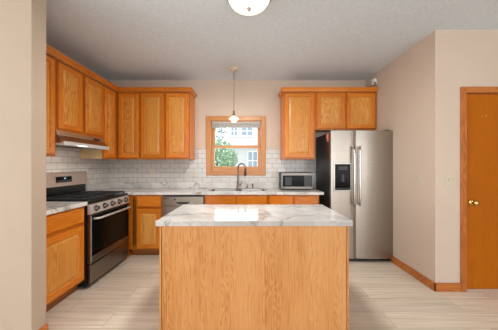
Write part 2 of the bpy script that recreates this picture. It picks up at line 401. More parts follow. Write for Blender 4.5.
# tile on the walls above the counters
TZ0, TZ1 = CT + 0.101, 1.60
tb = MB(); t = 0.008
tb.box(XL, -0.713, -t, 0, TZ0, TZ1); tb.box(0.283, 1.93, -t, 0, TZ0, TZ1); tb.box(-0.713, 0.283, -t, 0, TZ0, 1.146)
tb.build('tile_backsplash', 'tile_x', wall_back, (0, D, 0))
tl = MB(); tl.box(0, t, SY1, D - t, TZ0, 1.72)
tl.build('tile_backsplash', 'tile_y', wall_left, (XL, 0, 0))

# ------------------------------------------------------------------ window over the sink
win = struct(thing('window_1', 'x', 'window', (0, D, 0))); del win['label'], win['category']
c = MB(); cw = 0.075
casing_bar(c, WX0 - cw, WX0, WZ0 - cw, WZ1 + cw, -0.0, 0.02); casing_bar(c, WX1, WX1 + cw, WZ0 - cw, WZ1 + cw, -0.0, 0.02)
casing_bar(c, WX0, WX1, WZ1, WZ1 + cw, 0, 0.02, mi=1); casing_bar(c, WX0, WX1, WZ0 - cw, WZ0, 0, 0.02, mi=1)
c.build('casing', ['sash', 'sash_h'], win)
j = MB(); j.box(WX0, WX0 + 0.012, 0, 0.16, WZ0, WZ1); j.box(WX1 - 0.012, WX1, 0, 0.16, WZ0, WZ1)
j.box(WX0 + 0.012, WX1 - 0.012, 0, 0.16, WZ0, WZ0 + 0.012, 1); j.box(WX0 + 0.012, WX1 - 0.012, 0, 0.16, WZ1 - 0.012, WZ1, 1)
j.build('jamb', ['sash', 'sash_h'], win)
def sash(name, y0, y1, z0, z1, bot, top):
    a = MB(); x0, x1 = WX0 + 0.014, WX1 - 0.014; sw = 0.046
    a.box(x0, x0 + sw, y0, y1, z0, z1, bev=0.003); a.box(x1 - sw, x1, y0, y1, z0, z1, bev=0.003)
    a.box(x0 + sw, x1 - sw, y0, y1, z0, z0 + bot, 1, bev=0.003); a.box(x0 + sw, x1 - sw, y0, y1, z1 - top, z1, 1, bev=0.003)
    o = a.build(name, ['sash', 'sash_h'], win)
    B(x0 + sw, x1 - sw, (y0 + y1) / 2 - 0.002, (y0 + y1) / 2 + 0.002, z0 + bot, z1 - top).build('pane', 'glass', o)
    return o
ls = sash('lower_sash', 0.035, 0.07, WZ0 + 0.013, 1.655, 0.06, 0.045)
sash('upper_sash', 0.085, 0.12, 1.615, WZ1 - 0.013, 0.045, 0.05)
lk_ = MB(); lk_.box(-0.25, -0.19, 0.045, 0.068, 1.655, 1.662); lk_.lathe([(0.0, 0), (0.012, 0), (0.012, 0.008), (0.0, 0.01)], (-0.22, 0.056, 1.662), 12)
lk_.build('sash_lock', 'brass', ls)

# window blind, drawn up
bl = thing('window_blind', 'white window blind drawn up at the top of the window', 'blind', ((WX0 + WX1) / 2, D + 0.02, 1.98))
B(-0.405, 0.405, -0.022, 0.012, 0.035, 0.07, bev=0.003).build('head_rail', 'blind', bl)
st = MB()
for k in range(12): st.box(-0.402, 0.402, -0.024 + 0.002 * (k % 2), 0.011, -0.008 + k * 0.0035, -0.0055 + k * 0.0035)
st.build('slat_stack', 'blind', bl)
B(-0.404, 0.404, -0.024, 0.012, -0.028, -0.010, bev=0.003).build('bottom_rail', 'blind', bl)
for dx in (-0.27, 0.27): MB().tube([(dx, -0.026, 0.05), (dx, -0.026, -0.03)], 0.002, 6).build('lift_cord', 'white', bl)

# ------------------------------------------------------------------ cabinets
RP = [(0.0, -0.016), (0.004, -0.02), (0.054, -0.02), (0.058, -0.010), (0.070, -0.009), (0.092, -0.016)]   # raised-panel door
SL = [(0.0, -0.014), (0.006, -0.02)]                                                                     # slab drawer front
DT = [(0.0, -0.015), (0.005, -0.02), (0.018, -0.02), (0.021, -0.0165)]                                   # edge-grooved drawer front
def cab_door(parent, x0, x1, z0, z1, name='door'):
    return MB().panel(x0, x1, z0, z1, 0, RP).build(name, ['oak', 'oak_h', 'oak_p'], parent)
def drawer_front(parent, x0, x1, z0, z1, name='drawer'):
    return MB().panel(x0, x1, z0, z1, 0, DT).build(name, ['oak_h', 'oak_h', 'oak_h'], parent)
def face_frame(parent, w, z0, z1, stiles, rails, t=0.019, sw=0.04, rw=0.045):
    """stiles: x centres of the in-between uprights; rails: z centres"""
    f = MB()
    f.box(0, sw, 0, t, z0, z1); f.box(w - sw, w, 0, t, z0, z1)
    f.box(sw, w - sw, 0, t, z0, z0 + rw, 1); f.box(sw, w - sw, 0, t, z1 - rw, z1, 1)
    for x in stiles: f.box(x - 0.02, x + 0.02, 0.0, t - 0.001, z0 + rw, z1 - rw)
    for z in rails: f.box(sw, w - sw, 0.0005, t - 0.001, z - 0.02, z + 0.02, 1)
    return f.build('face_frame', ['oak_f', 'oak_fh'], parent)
G1 = 0.0015
def wall_cab(name, label, loc, rz, w, dep, z0, z1, doors, stiles=(), side='oak'):
    """local: front face frame at y=0, runs +x, depth +y"""
    t = thing(name, label, 'cabinet', (loc[0], loc[1], 0), rz)
    w_ = w - G1
    b = MB(); tk = 0.016
    b.box(0, tk, 0.0195, dep, z0, z1); b.box(w_ - tk, w_, 0.0195, dep, z0, z1)
    b.box(tk, w_ - tk, 0.0195, dep, z1 - tk, z1); b.box(tk, w_ - tk, 0.0195, dep, z0 + 0.02, z0 + 0.02 + tk, 1); b.box(tk, w_ - tk, dep - 0.006, dep, z0 + 0.02 + tk, z1 - tk, 1)
    b.build('carcass', [side, 'inside'], t)
    face_frame(t, w_, z0, z1, stiles, ())
    for d in doors: cab_door(t, *d)
    return t
UB, UT = 1.41, 2.445        # upper cabinets bottom and top
FY = 3.40                   # face of back-wall uppers
LXF = -2.03                 # face of left-wall uppers
GAP = 0.004
# left wall (local x runs away from the camera, front faces +x): origin at near end
dL = LXF - XL - 0.002
SHZ = 1.69
wall_cab('wall_cabinet', 'full-height oak wall cabinet at the near left, its edge beside the wall corner', (LXF, 1.96), PI / 2, 0.37, dL, UB, UT, [(0.03, 0.345, UB + 0.025, UT - 0.03)])
wall_cab('wall_cabinet', 'short two-door oak wall cabinet above the range hood', (LXF, 2.33), PI / 2, 0.762, dL, SHZ, UT,
         [(0.018, 0.352, SHZ + 0.025, UT - 0.03), (0.408, 0.742, SHZ + 0.025, UT - 0.03)], (0.381,))
wall_cab('wall_cabinet', 'narrow oak wall cabinet filling the left corner, just past the range hood', (LXF, 3.092), PI / 2, 0.306, dL, UB, UT, [(0.022, 0.270, UB + 0.025, UT - 0.03)], side='inside')
dB = D - FY - 0.002
wall_cab('wall_cabinet', 'single-door oak wall cabinet on the back wall, nearest the left corner', (-2.03 + 0.0015, FY), 0, 0.36, dB, UB, UT, [(0.04, 0.340, UB + 0.025, UT - 0.03)])
wall_cab('wall_cabinet', 'two-door oak wall cabinet on the back wall just left of the window', (-1.668, FY), 0, 0.763, dB, UB, UT,
         [(0.020, 0.368, UB + 0.025, UT - 0.03), (0.402, 0.745, UB + 0.025, UT - 0.03)], (0.385,))
wall_cab('wall_cabinet', 'tall single-door oak wall cabinet hanging above the microwave', (0.523, FY), 0, 0.492, dB, UB, UT, [(0.022, 0.470, UB + 0.025, UT - 0.03)])
FZ = 1.86
wall_cab('wall_cabinet', 'short two-door oak wall cabinet hanging above the refrigerator', (1.015, FY), 0, XR - 1.015 - 0.002, dB, FZ, UT,
         [(0.022, 0.452, FZ + 0.022, UT - 0.03), (0.478, 0.913, FZ + 0.022, UT - 0.03)], (0.465,))

# crown mouldings: a swept profile (out, up)
CP = [(0.0, 0.0), (0.012, 0.0), (0.016, 0.012), (0.022, 0.028), (0.03, 0.036), (0.034, 0.046), (0.034, 0.058), (0.0, 0.058)]
def crown(name, label, path, normals):
    m = MB(); loops = []
    for p, n in zip(path, normals):
        loops.append([(p[0] + n[0] * o, p[1] + n[1] * o, UT + 0.001 + u - 0.006) for o, u in CP])
    for l in loops: pass
    return tag(m.rings(loops).build(name, 'oak_h'), label, 'crown moulding')
e = 0.0215
crown('crown_molding', 'oak crown moulding along the tops of the left and left-back wall cabinets',
      [(LXF + e, 1.96), (LXF + e, FY - e), (-0.905 + 0.001, FY - e), (-0.905 + 0.001, D - 0.002)], [(1, 0), (1, -1), (1, -1), (1, 0)])
crown('crown_molding', 'oak crown moulding along the tops of the wall cabinets right of the window',
      [(0.522, D - 0.002), (0.522, FY - e), (XR - 0.002, FY - e)], [(-1, 0), (-1, -1), (0, -1)])

# base cabinets: local front at y=0
def base_cab(label, loc, rz, w, dep, drawers, doors, stiles=(), z1=CT - 0.038 - 0.001, false=False):
    t = thing('base_cabinet', label, 'cabinet', (loc[0], loc[1], 0), rz); w_ = w - G1; z0 = 0.105; tk = 0.016
    b = MB(); b.box(0, tk, 0.0195, dep, z0, z1); b.box(w_ - tk, w_, 0.0195, dep, z0, z1); b.box(tk, w_ - tk, 0.0195, dep, z0, z0 + tk, 1); b.box(tk, w_ - tk, dep - 0.006, dep, z0 + tk, z1, 1)
    b.build('carcass', ['oak', 'inside'], t)
    B(0, w_, 0.075, 0.09, 0.0, z0).build('toe_kick', 'toe', t)
    face_frame(t, w_, z0, z1, stiles, (0.70,))
    for d in drawers: drawer_front(t, *d, name='false_drawer_front' if false else 'drawer')
    for d in doors: cab_door(t, *d)
    return t
BY = 3.195       # face of base cabinets on the back wall
dBB = D - BY - 0.002
LBX = -1.745     # face of base cabinet on the left wall
z_d0, z_d1, z_o0, z_o1 = 0.725, 0.875, 0.13, 0.69
base_cab('oak base cabinet with pale drawer at the left, on the near side of the range', (LBX, 1.745), PI / 2, 0.608, LBX - XL - 0.002, [(0.03, 0.58, z_d0, z_d1)], [(0.03, 0.58, z_o0, z_o1)])
bc = base_cab('narrow oak base cabinet in the corner between the range and the dishwasher', (-1.735, BY), 0, 0.49, dBB, [(0.135, 0.470, z_d0, z_d1)], [(0.135, 0.470, z_o0, z_o1)], (0.06, 0.085, 0.11))
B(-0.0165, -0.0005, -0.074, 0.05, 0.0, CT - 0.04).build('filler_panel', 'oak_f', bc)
base_cab('oak sink base cabinet with two false drawer fronts under the sink', (-0.64, BY), 0, 0.915, dBB,
         [(0.022, 0.445, z_d0, z_d1), (0.470, 0.895, z_d0, z_d1)], [(0.022, 0.445, z_o0, z_o1), (0.470, 0.895, z_o0, z_o1)], (0.457,), false=True)
base_cab('oak base cabinet with two drawers under the microwave', (0.275, BY), 0, 0.735, dBB,
         [(0.022, 0.355, z_d0, z_d1), (0.378, 0.715, z_d0, z_d1)], [(0.022, 0.355, z_o0, z_o1), (0.378, 0.715, z_o0, z_o1)], (0.367,))

# ------------------------------------------------------------------ counters
SKX0, SKX1, SKY0, SKY1 = -0.60, 0.27, 3.235, 3.63    # sink cut-out
ct = thing('countertop', 'long white marble-look countertop running under the window with the sink in it', 'countertop', (0, 0, CT))
k = MB(); z0, z1 = -0.038, 0.0; cy = BY - 0.026; cx0, cx1 = XL + 0.002, 1.07
k.box(cx0, SKX0, cy, D - 0.002, z0, z1); k.box(cx0, -1.737, 3.119, cy, z0, z1); k.box(SKX1, cx1, cy, D - 0.002, z0, z1)
k.box(SKX0, SKX1, cy, SKY0, z0, z1); k.box(SKX0, SKX1, SKY1, D - 0.002, z0, z1)
k.build('slab', 'marble', ct)
k = MB(); k.box(cx0 + 0.02, cx1, D - 0.022, D - 0.002, 0.0005, 0.10, bev=0.003); k.box(cx0, cx0 + 0.02, cy + 0.01, D - 0.002, 0.0005, 0.10, bev=0.003)
k.build('upstand', 'marble', ct)
ct = thing('countertop', 'short marble-look countertop at the left, on the near side of the range', 'countertop', (0, 0, CT))
B(XL + 0.002, -1.71, SY1 + 0.002, 2.353, -0.038, 0, bev=0.003).build('slab', 'marble', ct)
B(XL + 0.002, XL + 0.02, SY1 + 0.002, 2.353, 0.0005, 0.10, bev=0.002).build('upstand', 'marble', ct)

# sink
sk = thing('kitchen_sink', 'stainless steel double-bowl sink set in the counter below the window', 'sink', ((SKX0 + SKX1) / 2, (SKY0 + SKY1) / 2, CT))
hw, hd = (SKX1 - SKX0) / 2, (SKY1 - SKY0) / 2
rim = MB(); rz = 0.006
bowls = [(-hw + 0.035, -0.02), (0.02, hw - 0.035)]
by0, by1 = -hd + 0.03, hd - 0.09
rim.box(-hw - 0.012, hw + 0.012, -hd - 0.012, by0, 0.0005, rz); rim.box(-hw - 0.012, hw + 0.012, by1, hd + 0.012, 0.0005, rz)
rim.box(-hw - 0.012, bowls[0][0], by0, by1, 0.0005, rz); rim.box(bowls[0][1], bowls[1][0], by0, by1, 0.0005, rz); rim.box(bowls[1][1], hw + 0.012, by0, by1, 0.0005, rz)
rim.build('rim', 'steel', sk)
for bx0, bx1 in bowls:
    q = MB()
    def rr(x0, x1, y0, y1, z, r, n=5):
        l = []
        for cx, cyy, a0 in ((x1 - r, y1 - r, 0), (x0 + r, y1 - r, PI / 2), (x0 + r, y0 + r, PI), (x1 - r, y0 + r, 1.5 * PI)):
            for i in range(n + 1):
                a = a0 + PI / 2 * i / n; l.append((cx + r * math.cos(a), cyy + r * math.sin(a), z))
        return l
    q.rings([rr(bx0, bx1, by0, by1, 0.004, 0.03), rr(bx0 + .006, bx1 - .006, by0 + .006, by1 - .006, -0.02, 0.04), rr(bx0 + .012, bx1 - .012, by0 + .012, by1 - .012, -0.16, 0.05), rr(bx0 + .05, bx1 - .05, by0 + .05, by1 - .05, -0.18, 0.05)], cap0=False, smooth=True)
    bo = q.build('bowl', 'sink_steel', sk)
    MB().lathe([(0.0, -0.179), (0.04, -0.179), (0.042, -0.176), (0.03, -0.175), (0.0, -0.177)], ((bx0 + bx1) / 2, (by0 + by1) / 2, 0), 18).build('drain', 'chrome', bo)

# faucet
FX, FYY = -0.178, 3.588
fa = thing('faucet', 'tall gooseneck pull-down faucet standing behind the sink', 'faucet', (FX, FYY, CT + 0.0065))
MB().lathe([(0.0, 0.0), (0.032, 0.0), (0.032, 0.006), (0.024, 0.012), (0.021, 0.03), (0.021, 0.11), (0.017, 0.12), (0.0, 0.122)], (0, 0, 0), 20).build('base', 'faucet', fa)
pts = [(0, 0, 0.10), (0, 0, 0.20), (0, 0, 0.33)]
R = 0.075
for i in range(1, 13):
    a = PI - PI * i / 12 * 1.05
    pts.append((0.8 * (R + R * math.cos(a)), -0.6 * (R + R * math.cos(a)), 0.33 + R * math.sin(a)))
MB().tube(pts, 0.012, 12).build('neck', 'faucet', fa)
ex, ey, ez = pts[-1]
MB().tube([(ex, ey, ez + 0.01), (ex, ey, ez - 0.03), (ex, ey, ez - 0.05), (ex, ey, ez - 0.105)], [0.013, 0.015, 0.019, 0.017], 14).build('spray_head', 'dgrey', fa)
hd_ = MB(); hd_.tube([(0.018, 0, 0.055), (0.045, 0, 0.055)], 0.012, 12); hd_.tube([(0.04, 0, 0.057), (0.058, -0.01, 0.09), (0.062, -0.015, 0.14)], [0.007, 0.006, 0.005], 10)
hd_.build('lever_handle', 'faucet', fa)
sd = thing('soap_dispenser', 'small steel soap dispenser standing right of the faucet', 'dispenser', (-0.03, FYY, CT + 0.0065))
MB().lathe([(0.0, 0.0), (0.02, 0.0), (0.02, 0.005), (0.012, 0.01), (0.011, 0.045), (0.0, 0.046)], (0, 0, 0), 14).build('base', 'nickel', sd)
MB().tube([(0, 0, 0.04), (0, 0, 0.066), (0, -0.015, 0.072), (0, -0.055, 0.066)], 0.007, 10).build('spout', 'nickel', sd)
sd = thing('side_sprayer', 'short steel side sprayer at the right end of the sink deck', 'sprayer', (0.06, FYY, CT + 0.0065))
MB().lathe([(0.0, 0.0), (0.022, 0.0), (0.022, 0.006), (0.014, 0.012), (0.0, 0.013)], (0, 0, 0), 14).build('base', 'nickel', sd)
MB().lathe([(0.0, 0.012), (0.011, 0.012), (0.012, 0.04), (0.016, 0.07), (0.014, 0.078), (0.0, 0.08)], (0, 0, 0), 14).build('head', 'faucet', sd)

# ------------------------------------------------------------------ dishwasher
dwv = thing('dishwasher', 'stainless steel dishwasher between the corner cabinet and the sink base', 'dishwasher', (-1.243, BY, 0))
B(0, 0.60, 0.004, 0.51, 0.105, 0.885).build('tub', 'dgrey', dwv)
B(0.01, 0.59, 0.07, 0.085, 0.0, 0.104).build('toe_kick', 'black', dwv)
d = MB(); d.box(0.004, 0.596, -0.028, 0.003, 0.11, 0.74, bev=0.004)
d.box(0.004, 0.596, -0.028, 0.003, 0.742, 0.872, bev=0.004)
do = d.build('door', 'steel_d', dwv)
hp = MB()
sec = [(0.2, 0.795), (0.4, 0.795), (0.385, 0.778), (0.35, 0.766), (0.3, 0.762), (0.25, 0.766), (0.215, 0.778)]
hp.prism(sec, 'y', -0.031, -0.0275); hp.build('pocket_handle', 'black', do)
MB().lathe([(0.0, 0.0), (0.011, 0.0), (0.011, 0.003), (0.0, 0.0035)], (0.185, -0.028, 0.83), 12, axis='y').build('button', 'black', do)
B(0.03, 0.10, -0.0292, -0.0278, 0.838, 0.848).build('badge', 'dgrey', do)

# ------------------------------------------------------------------ microwave
mw = thing('microwave', 'stainless steel countertop microwave with black door beside the refrigerator', 'microwave', (0.495, 3.42, CT))
mwW, mwH = 0.495, 0.27
B(0, mwW, 0.014, 0.27, 0.016, mwH, bev=0.004).build('body', 'dgrey', mw)
fr = MB(); fr.panel(0, mwW, 0.016, mwH, 0.0135, [(0.0, -0.004), (0.004, -0.008), (0.02, -0.008), (0.022, 0.004)], split=False)
ff = fr.build('front_frame', 'steel_m', mw)
B(0.024, 0.36, -0.004, 0.0035, 0.058, mwH - 0.045, bev=0.002).build('door_glass', 'gblack', mw)
B(0.365, mwW - 0.024, -0.004, 0.0035, 0.058, mwH - 0.045, bev=0.002).build('control_panel', 'black', mw)
B(0.06, 0.16, -0.0045, -0.0038, 0.075, mwH - 0.065).build('door_window', 'dgrey', mw)
B(0.004, mwW - 0.004, -0.012, 0.0, 0.022, 0.054, bev=0.003).build('lower_strip', 'steel_m', mw)
B(0.004, mwW - 0.004, -0.012, 0.0, mwH - 0.042, mwH - 0.004, bev=0.003).build('upper_strip', 'steel_m', mw)
B(0.025, 0.065, -0.013, -0.0118, 0.033, 0.043).build('badge', 'black', mw)
for fx in (0.04, mwW - 0.04):
    for fy in (0.04, 0.23): MB().lathe([(0.0, 0.0005), (0.014, 0.0005), (0.014, 0.017), (0.0, 0.017)], (fx, fy, 0), 10).build('foot', 'black', mw)

# ------------------------------------------------------------------ refrigerator
fx0, fx1, fyf = 1.112, 1.952, 3.0
fg = thing('refrigerator', 'stainless side-by-side refrigerator with a black dispenser in the right corner', 'refrigerator', (fx0, fyf, 0)); fw = fx1 - fx0
B(0.004, fw - 0.004, 0.075, 0.70, 0.03, 1.775, bev=0.004).build('body', 'fridge_side', fg)
B(0.01, fw - 0.01, 0.05, 0.074, 0.012, 0.09).build('grille', 'black', fg)
sx = 0.333
def fdoor(x0, x1, name):
    m = MB(); n = 10; z0, z1 = 0.055, 1.79
    sec = [(x0, 0.07)]
    for i in range(n + 1):
        u = i / n; xx = x0 + (x1 - x0) * u; sec.append((xx, 0.012 - 0.012 * (1 - (2 * u - 1) ** 4)))
    sec.append((x1, 0.07))
    m.prism(sec, 'z', z0, z1)
    return m.build(name, 'steel_f', fg)
M['steel_f'] = steel('fridge_steel', (164, 156, 147), 0.33)
fz = fdoor(0.0, sx - 0.003, 'freezer_door'); fr_ = fdoor(sx + 0.003, fw, 'fridge_door')
def fhandle(x, par):
    m = MB(); zb, zt = 0.78, 1.575
    m.tube([(x, 0.0, zb + .03), (x, -0.035, zb + 0.03)], 0.009, 8); m.tube([(x, 0.0, zt - .03), (x, -0.035, zt - 0.03)], 0.009, 8)
    m.tube([(x, -0.045, zb), (x, -0.05, zb + 0.1), (x, -0.052, (zb + zt) / 2), (x, -0.05, zt - 0.1), (x, -0.045, zt)], 0.013, 12)
    m.build('handle', 'steel_lt', par)
fhandle(sx - 0.042, fz); fhandle(sx + 0.034, fr_)
dp = MB(); dx0, dx1, dz0, dz1 = 0.030, 0.272, 0.965, 1.352
dp.panel(dx0, dx1, dz0, dz1, 0.008, [(0.0, -0.006), (0.004, -0.009), (0.016, -0.009), (0.018, -0.004)], split=False)
dpo = dp.build('dispenser', 'steel', fz)
B(dx0 + 0.018, dx1 - 0.018, -0.0075, -0.003, dz0 + 0.02, dz1 - 0.018, bev=0.001).build('dispenser_panel', 'gblack', dpo)
pd = MB(); pd.box(0.09, 0.215, -0.010, -0.0074, 1.255, 1.305, 0); pd.box(0.135, 0.17, -0.016, -0.0074, 1.10, 1.2, 0, bev=0.002); pd.box(0.06, 0.245, -0.018, -0.0074, 0.998, 1.012, 0)
pd.build('paddle', 'dgrey', dpo)
MB().lathe([(0.0, 0.0), (0.017, 0.0), (0.017, 0.002), (0.0, 0.003)], (fw - 0.075, 0.001, 1.73), 20, axis='y').build('badge', 'nickel', fr_)
for hx in (0.03, fw - 0.09): B(hx, hx + 0.06, 0.03, 0.16, 1.7905, 1.805, bev=0.003).build('hinge_cover', 'black', fg)
mg = MB(); mg.box(0, 0.003, -0.035, 0.04, -0.02, 0.05, bev=0.001); mg.box(0, 0.003, -0.04, 0.012, -0.06, -0.0205, bev=0.001)
mo = mg.build('magnet', 'pink', None, (fx0 + 0.004 - 0.0035, 3.15, 1.715)); tag(mo, 'small pink magnet on the black side of the refrigerator near its top', 'magnet')

# ------------------------------------------------------------------ gas range
RX, RY, RW = -1.685, 2.357, 0.758
rg = thing('gas_range', 'stainless steel gas range with black grates against the left wall', 'range', (RX, RY, 0), PI / 2)
dep = RX - XL - 0.012
B(0, RW, 0.03, dep, 0.03, 0.905).build('body', 'black', rg)
for fx in (0.05, RW - 0.05):
    MB().lathe([(0.0, 0.0), (0.018, 0.0), (0.018, 0.029), (0.0, 0.029)], (fx, 0.1, 0), 10).build('foot', 'black', rg)
B(0.012, RW - 0.012, 0.05, 0.06, 0.012, 0.05).build('toe_panel', 'black', rg)
B(0.008, RW - 0.008, 0.0, 0.029, 0.055, 0.255, bev=0.005).build('drawer', 'steel_d', rg)
od = MB(); od.panel(0.008, RW - 0.008, 0.265, 0.785, 0.029, [(0.0, 0.002), (0.005, -0.004), (0.045, -0.004), (0.047, -0.001)], split=False)
odo = od.build('oven_door', 'steel_d', rg)
B(0.022, RW - 0.022, -0.006, -0.0005, 0.345, 0.78, bev=0.002).build('door_glass', 'gblack', odo)
oh = MB(); hz = 0.745
oh.tube([(0.045, -0.001, hz), (0.05, -0.03, hz), (0.06, -0.048, hz), (0.10, -0.055, hz), (RW / 2, -0.058, hz), (RW - 0.10, -0.055, hz), (RW - 0.06, -0.048, hz), (RW - 0.05, -0.03, hz), (RW - 0.045, -0.001, hz)], 0.0125, 12)
oh.build('handle', 'panel_steel', odo)
cp = MB(); cp.prism([(0.03, 0.795), (-0.004, 0.795), (-0.008, 0.805), (0.008, 0.895), (0.03, 0.905)], 'x', 0.0, RW)
cpo = cp.build('control_panel', 'panel_steel', rg)
for i in range(5):
    kx_ = 0.09 + i * (RW - 0.18) / 4; m = MB(); m.xf = Matrix.Translation((kx_, 0.0, 0.85)) @ Matrix.Rotation(-0.17, 4, 'X')
    m.lathe([(0.0, 0.0), (0.027, 0.0), (0.027, 0.006), (0.022, 0.008), (0.02, 0.03), (0.017, 0.034), (0.0, 0.034)], (0, 0, 0), 18, axis='y')
    ko = m.build('knob', 'knob_steel', cpo)
    m = MB(); m.xf = Matrix.Translation((kx_, 0.0, 0.85)) @ Matrix.Rotation(-0.17, 4, 'X'); m.lathe([(0.028, -0.001), (0.033, -0.001), (0.033, 0.004), (0.028, 0.004)], (0, 0, 0), 18, axis='y'); m.build('bezel', 'black', ko)
ctp = MB(); ctp.box(0, RW, 0.012, dep, 0.9055, 0.93, bev=0.004); ctp.build('cooktop', 'black', rg)
gw = (RW - 0.05) / 3
for gi in range(3):
    x0 = 0.025 + gi * gw; x1 = x0 + gw - 0.004; y0, y1 = 0.045, dep - 0.11; z = 0.962; r = 0.007
    g = MB()
    for xx in (x0 + r, x1 - r): g.box(xx - r, xx + r, y0, y1, z - 0.012, z + 0.003, bev=0.002)
    for yy in (y0 + r, (y0 + y1) / 2, y1 - r): g.box(x0 + r, x1 - r, yy - r, yy + r, z - 0.012, z + 0.003, bev=0.002)
    xm = (x0 + x1) / 2; g.box(xm - r, xm + r, y0, y1, z - 0.010, z + 0.005, bev=0.002)
    for xx in (x0 + r, x1 - r):
        for yy in (y0 + r, y1 - r): g.box(xx - r, xx + r, yy - r, yy + r, 0.9305, z)
    g.build('grate', 'iron', rg)
    for yy in ((y0 + y1) / 2 - 0.13, (y0 + y1) / 2 + 0.13) if gi != 1 else ((y0 + y1) / 2,):
        MB().lathe([(0.0, 0.9305), (0.045, 0.9305), (0.047, 0.94), (0.034, 0.942), (0.034, 0.948), (0.0, 0.949)], (xm, yy, 0), 18).build('burner', 'iron', rg)
bgp = MB(); bgp.box(0.0, RW, dep - 0.055, dep, 0.9305, 1.065); bgp.build('backguard_base', 'black', rg)
bg = MB(); bg.prism([(dep - 0.085, 1.066), (dep, 1.066), (dep, 1.232), (dep - 0.06, 1.232), (dep - 0.07, 1.222)], 'x', 0.0, RW)
bgo = bg.build('backguard', 'guard_steel', rg)
a = math.atan2(0.015, 0.156)
m = MB(); m.xf = Matrix.Translation((RW / 2, dep - 0.0785, 1.146)) @ Matrix.Rotation(-a, 4, 'X'); m.box(-0.125, 0.105, -0.004, 0.0, -0.034, 0.036, bev=0.002)
dso = m.build('clock_display', 'gblack', bgo)
m = MB(); m.xf = Matrix.Translation((RW / 2, dep - 0.0785, 1.146)) @ Matrix.Rotation(-a, 4, 'X'); m.box(-0.012, -0.004, -0.0048, -0.0042, 0.006, 0.02); m.box(0.002, 0.012, -0.0048, -0.0042, 0.006, 0.02); m.build('digits', 'display', dso)
m = MB(); m.xf = Matrix.Translation((RW / 2, dep - 0.0785, 1.146)) @ Matrix.Rotation(-a, 4, 'X')
for i in range(8): m.box(-0.11 + i * 0.027, -0.098 + i * 0.027, -0.0048, -0.0042, -0.022, -0.014)
m.build('touch_keys', 'nickel', dso)

# ------------------------------------------------------------------ range hood
hh = thing('range_hood', 'slim stainless range hood with a lit lamp under the cabinet above the range', 'range hood', (LXF, 2.333, 0), PI / 2)
hb = MB(); hdp = LXF - XL - 0.011
hb.prism([(-0.005, SHZ - 0.001), (hdp, SHZ - 0.001), (hdp, 1.545), (hdp - 0.01, 1.545), (hdp - 0.01, 1.56), (-0.07, 1.56), (-0.075, 1.575), (-0.01, 1.64)], 'x', 0.0, 0.756)
hb.build('shell', 'steel', hh)
B(0.0, 0.756, -0.082, -0.0755, 1.535, 1.577, bev=0.002).build('front_lip', 'lip', hh)
for x_ in (0.0, 0.752): B(x_, x_ + 0.004, -0.075, hdp - 0.011, 1.537, 1.5595).build('side_lip', 'lip', hh)
B(0.56, 0.66, -0.0135, -0.0105, 1.648, 1.668).build('switch_panel', 'black', hh)
B(0.17, 0.36, -0.06, 0.03, 1.5505, 1.5598).build('lamp_lens', 'hoodlamp', hh)
fm = MB()
for i in range(10): fm.box(0.08 + i * 0.06, 0.13 + i * 0.06, 0.12, hdp - 0.04, 1.552, 1.5598)
fm.build('grease_filter', 'nickel', hh)
ld = bpy.data.lights.new('hood_lamp_light', 'AREA'); ld.size = 0.15; ld.energy = 1.2; ld.color = (1, 0.95, 0.88)
lo = bpy.data.objects.new('hood_lamp_light', ld); C.objects.link(lo); lo.parent = hh; lo.location = (0.265, -0.015, 1.548)

# ------------------------------------------------------------------ island
IX0, IX1, IY0, IY1 = -0.665, 0.740, 1.578, 2.238
ICT = 0.925
il = thing('kitchen_island', 'oak kitchen island with a white marble-look top standing in the middle of the floor', 'island', ((IX0 + IX1) / 2, (IY0 + IY1) / 2, 0))
w2, d2 = (IX1 - IX0) / 2, (IY1 - IY0) / 2
B(-w2, w2, -d2, d2, ICT - 0.038, ICT, bev=0.003).build('countertop', 'marble2', il)
bw = w2 - 0.024; bf = -d2 + 0.012
B(-bw + 0.016, bw - 0.016, bf + 0.006, d2 - 0.06, 0.0, ICT - 0.039).build('body', 'island', il)
B(-bw + 0.018, bw - 0.018, bf + 0.001, bf + 0.0055, 0.0, ICT - 0.039).build('back_panel', 'island', il)
for sx_ in (-1, 1):
    xa, xb = sorted((sx_ * bw, sx_ * (bw - 0.0135)))
    B(xa, xb, bf - 0.002, bf + 0.04, 0.0, ICT - 0.039, bev=0.002).build('corner_trim', 'island', il)
    xa, xb = sorted((sx_ * bw, sx_ * (bw - 0.0155)))
    B(xa, xb, bf + 0.0405, d2 - 0.06, 0.0, ICT - 0.039).build('side_panel', 'island', il)
for s_ in (-1, 0):
    xa = 0.02 if s_ == 0 else -bw + 0.03
    m = MB(); m.xf = Matrix.Translation((0, d2 - 0.06, 0)) @ Matrix.Rotation(PI, 4, 'Z'); m.panel(xa, xa + bw - 0.05, 0.12, ICT - 0.07, -0.0005, RP); m.build('door', ['oak', 'oak_h', 'oak_p'], il)

# ------------------------------------------------------------------ lights
dl = thing('ceiling_light', 'round white glass dome light on the ceiling above the island', 'ceiling light', (0.0, 1.83, H))
MB().lathe([(0.0, -0.001), (0.195, -0.001), (0.2, -0.01), (0.195, -0.026), (0.18, -0.03), (0.0, -0.03)], (0, 0, 0), 32).build('pan', 'nickel', dl)
MB().lathe([(0.178, -0.03), (0.172, -0.055), (0.15, -0.085), (0.11, -0.108), (0.06, -0.12), (0.0, -0.124)], (0, 0, 0), 32).build('glass_bowl', 'dome', dl)
MB().lathe([(0.0, -0.1235), (0.016, -0.1245), (0.018, -0.13), (0.01, -0.138), (0.012, -0.146), (0.0, -0.152)], (0, 0, 0), 14).build('finial', 'nickel', dl)
pld = bpy.data.lights.new('dome_bulb', 'AREA'); pld.shape = 'DISK'; pld.size = 0.32; pld.energy = 32; pld.color = (1, 0.97, 0.93)
plo = bpy.data.objects.new('dome_bulb', pld); C.objects.link(plo); plo.parent = dl; plo.location = (0, 0, -0.16)
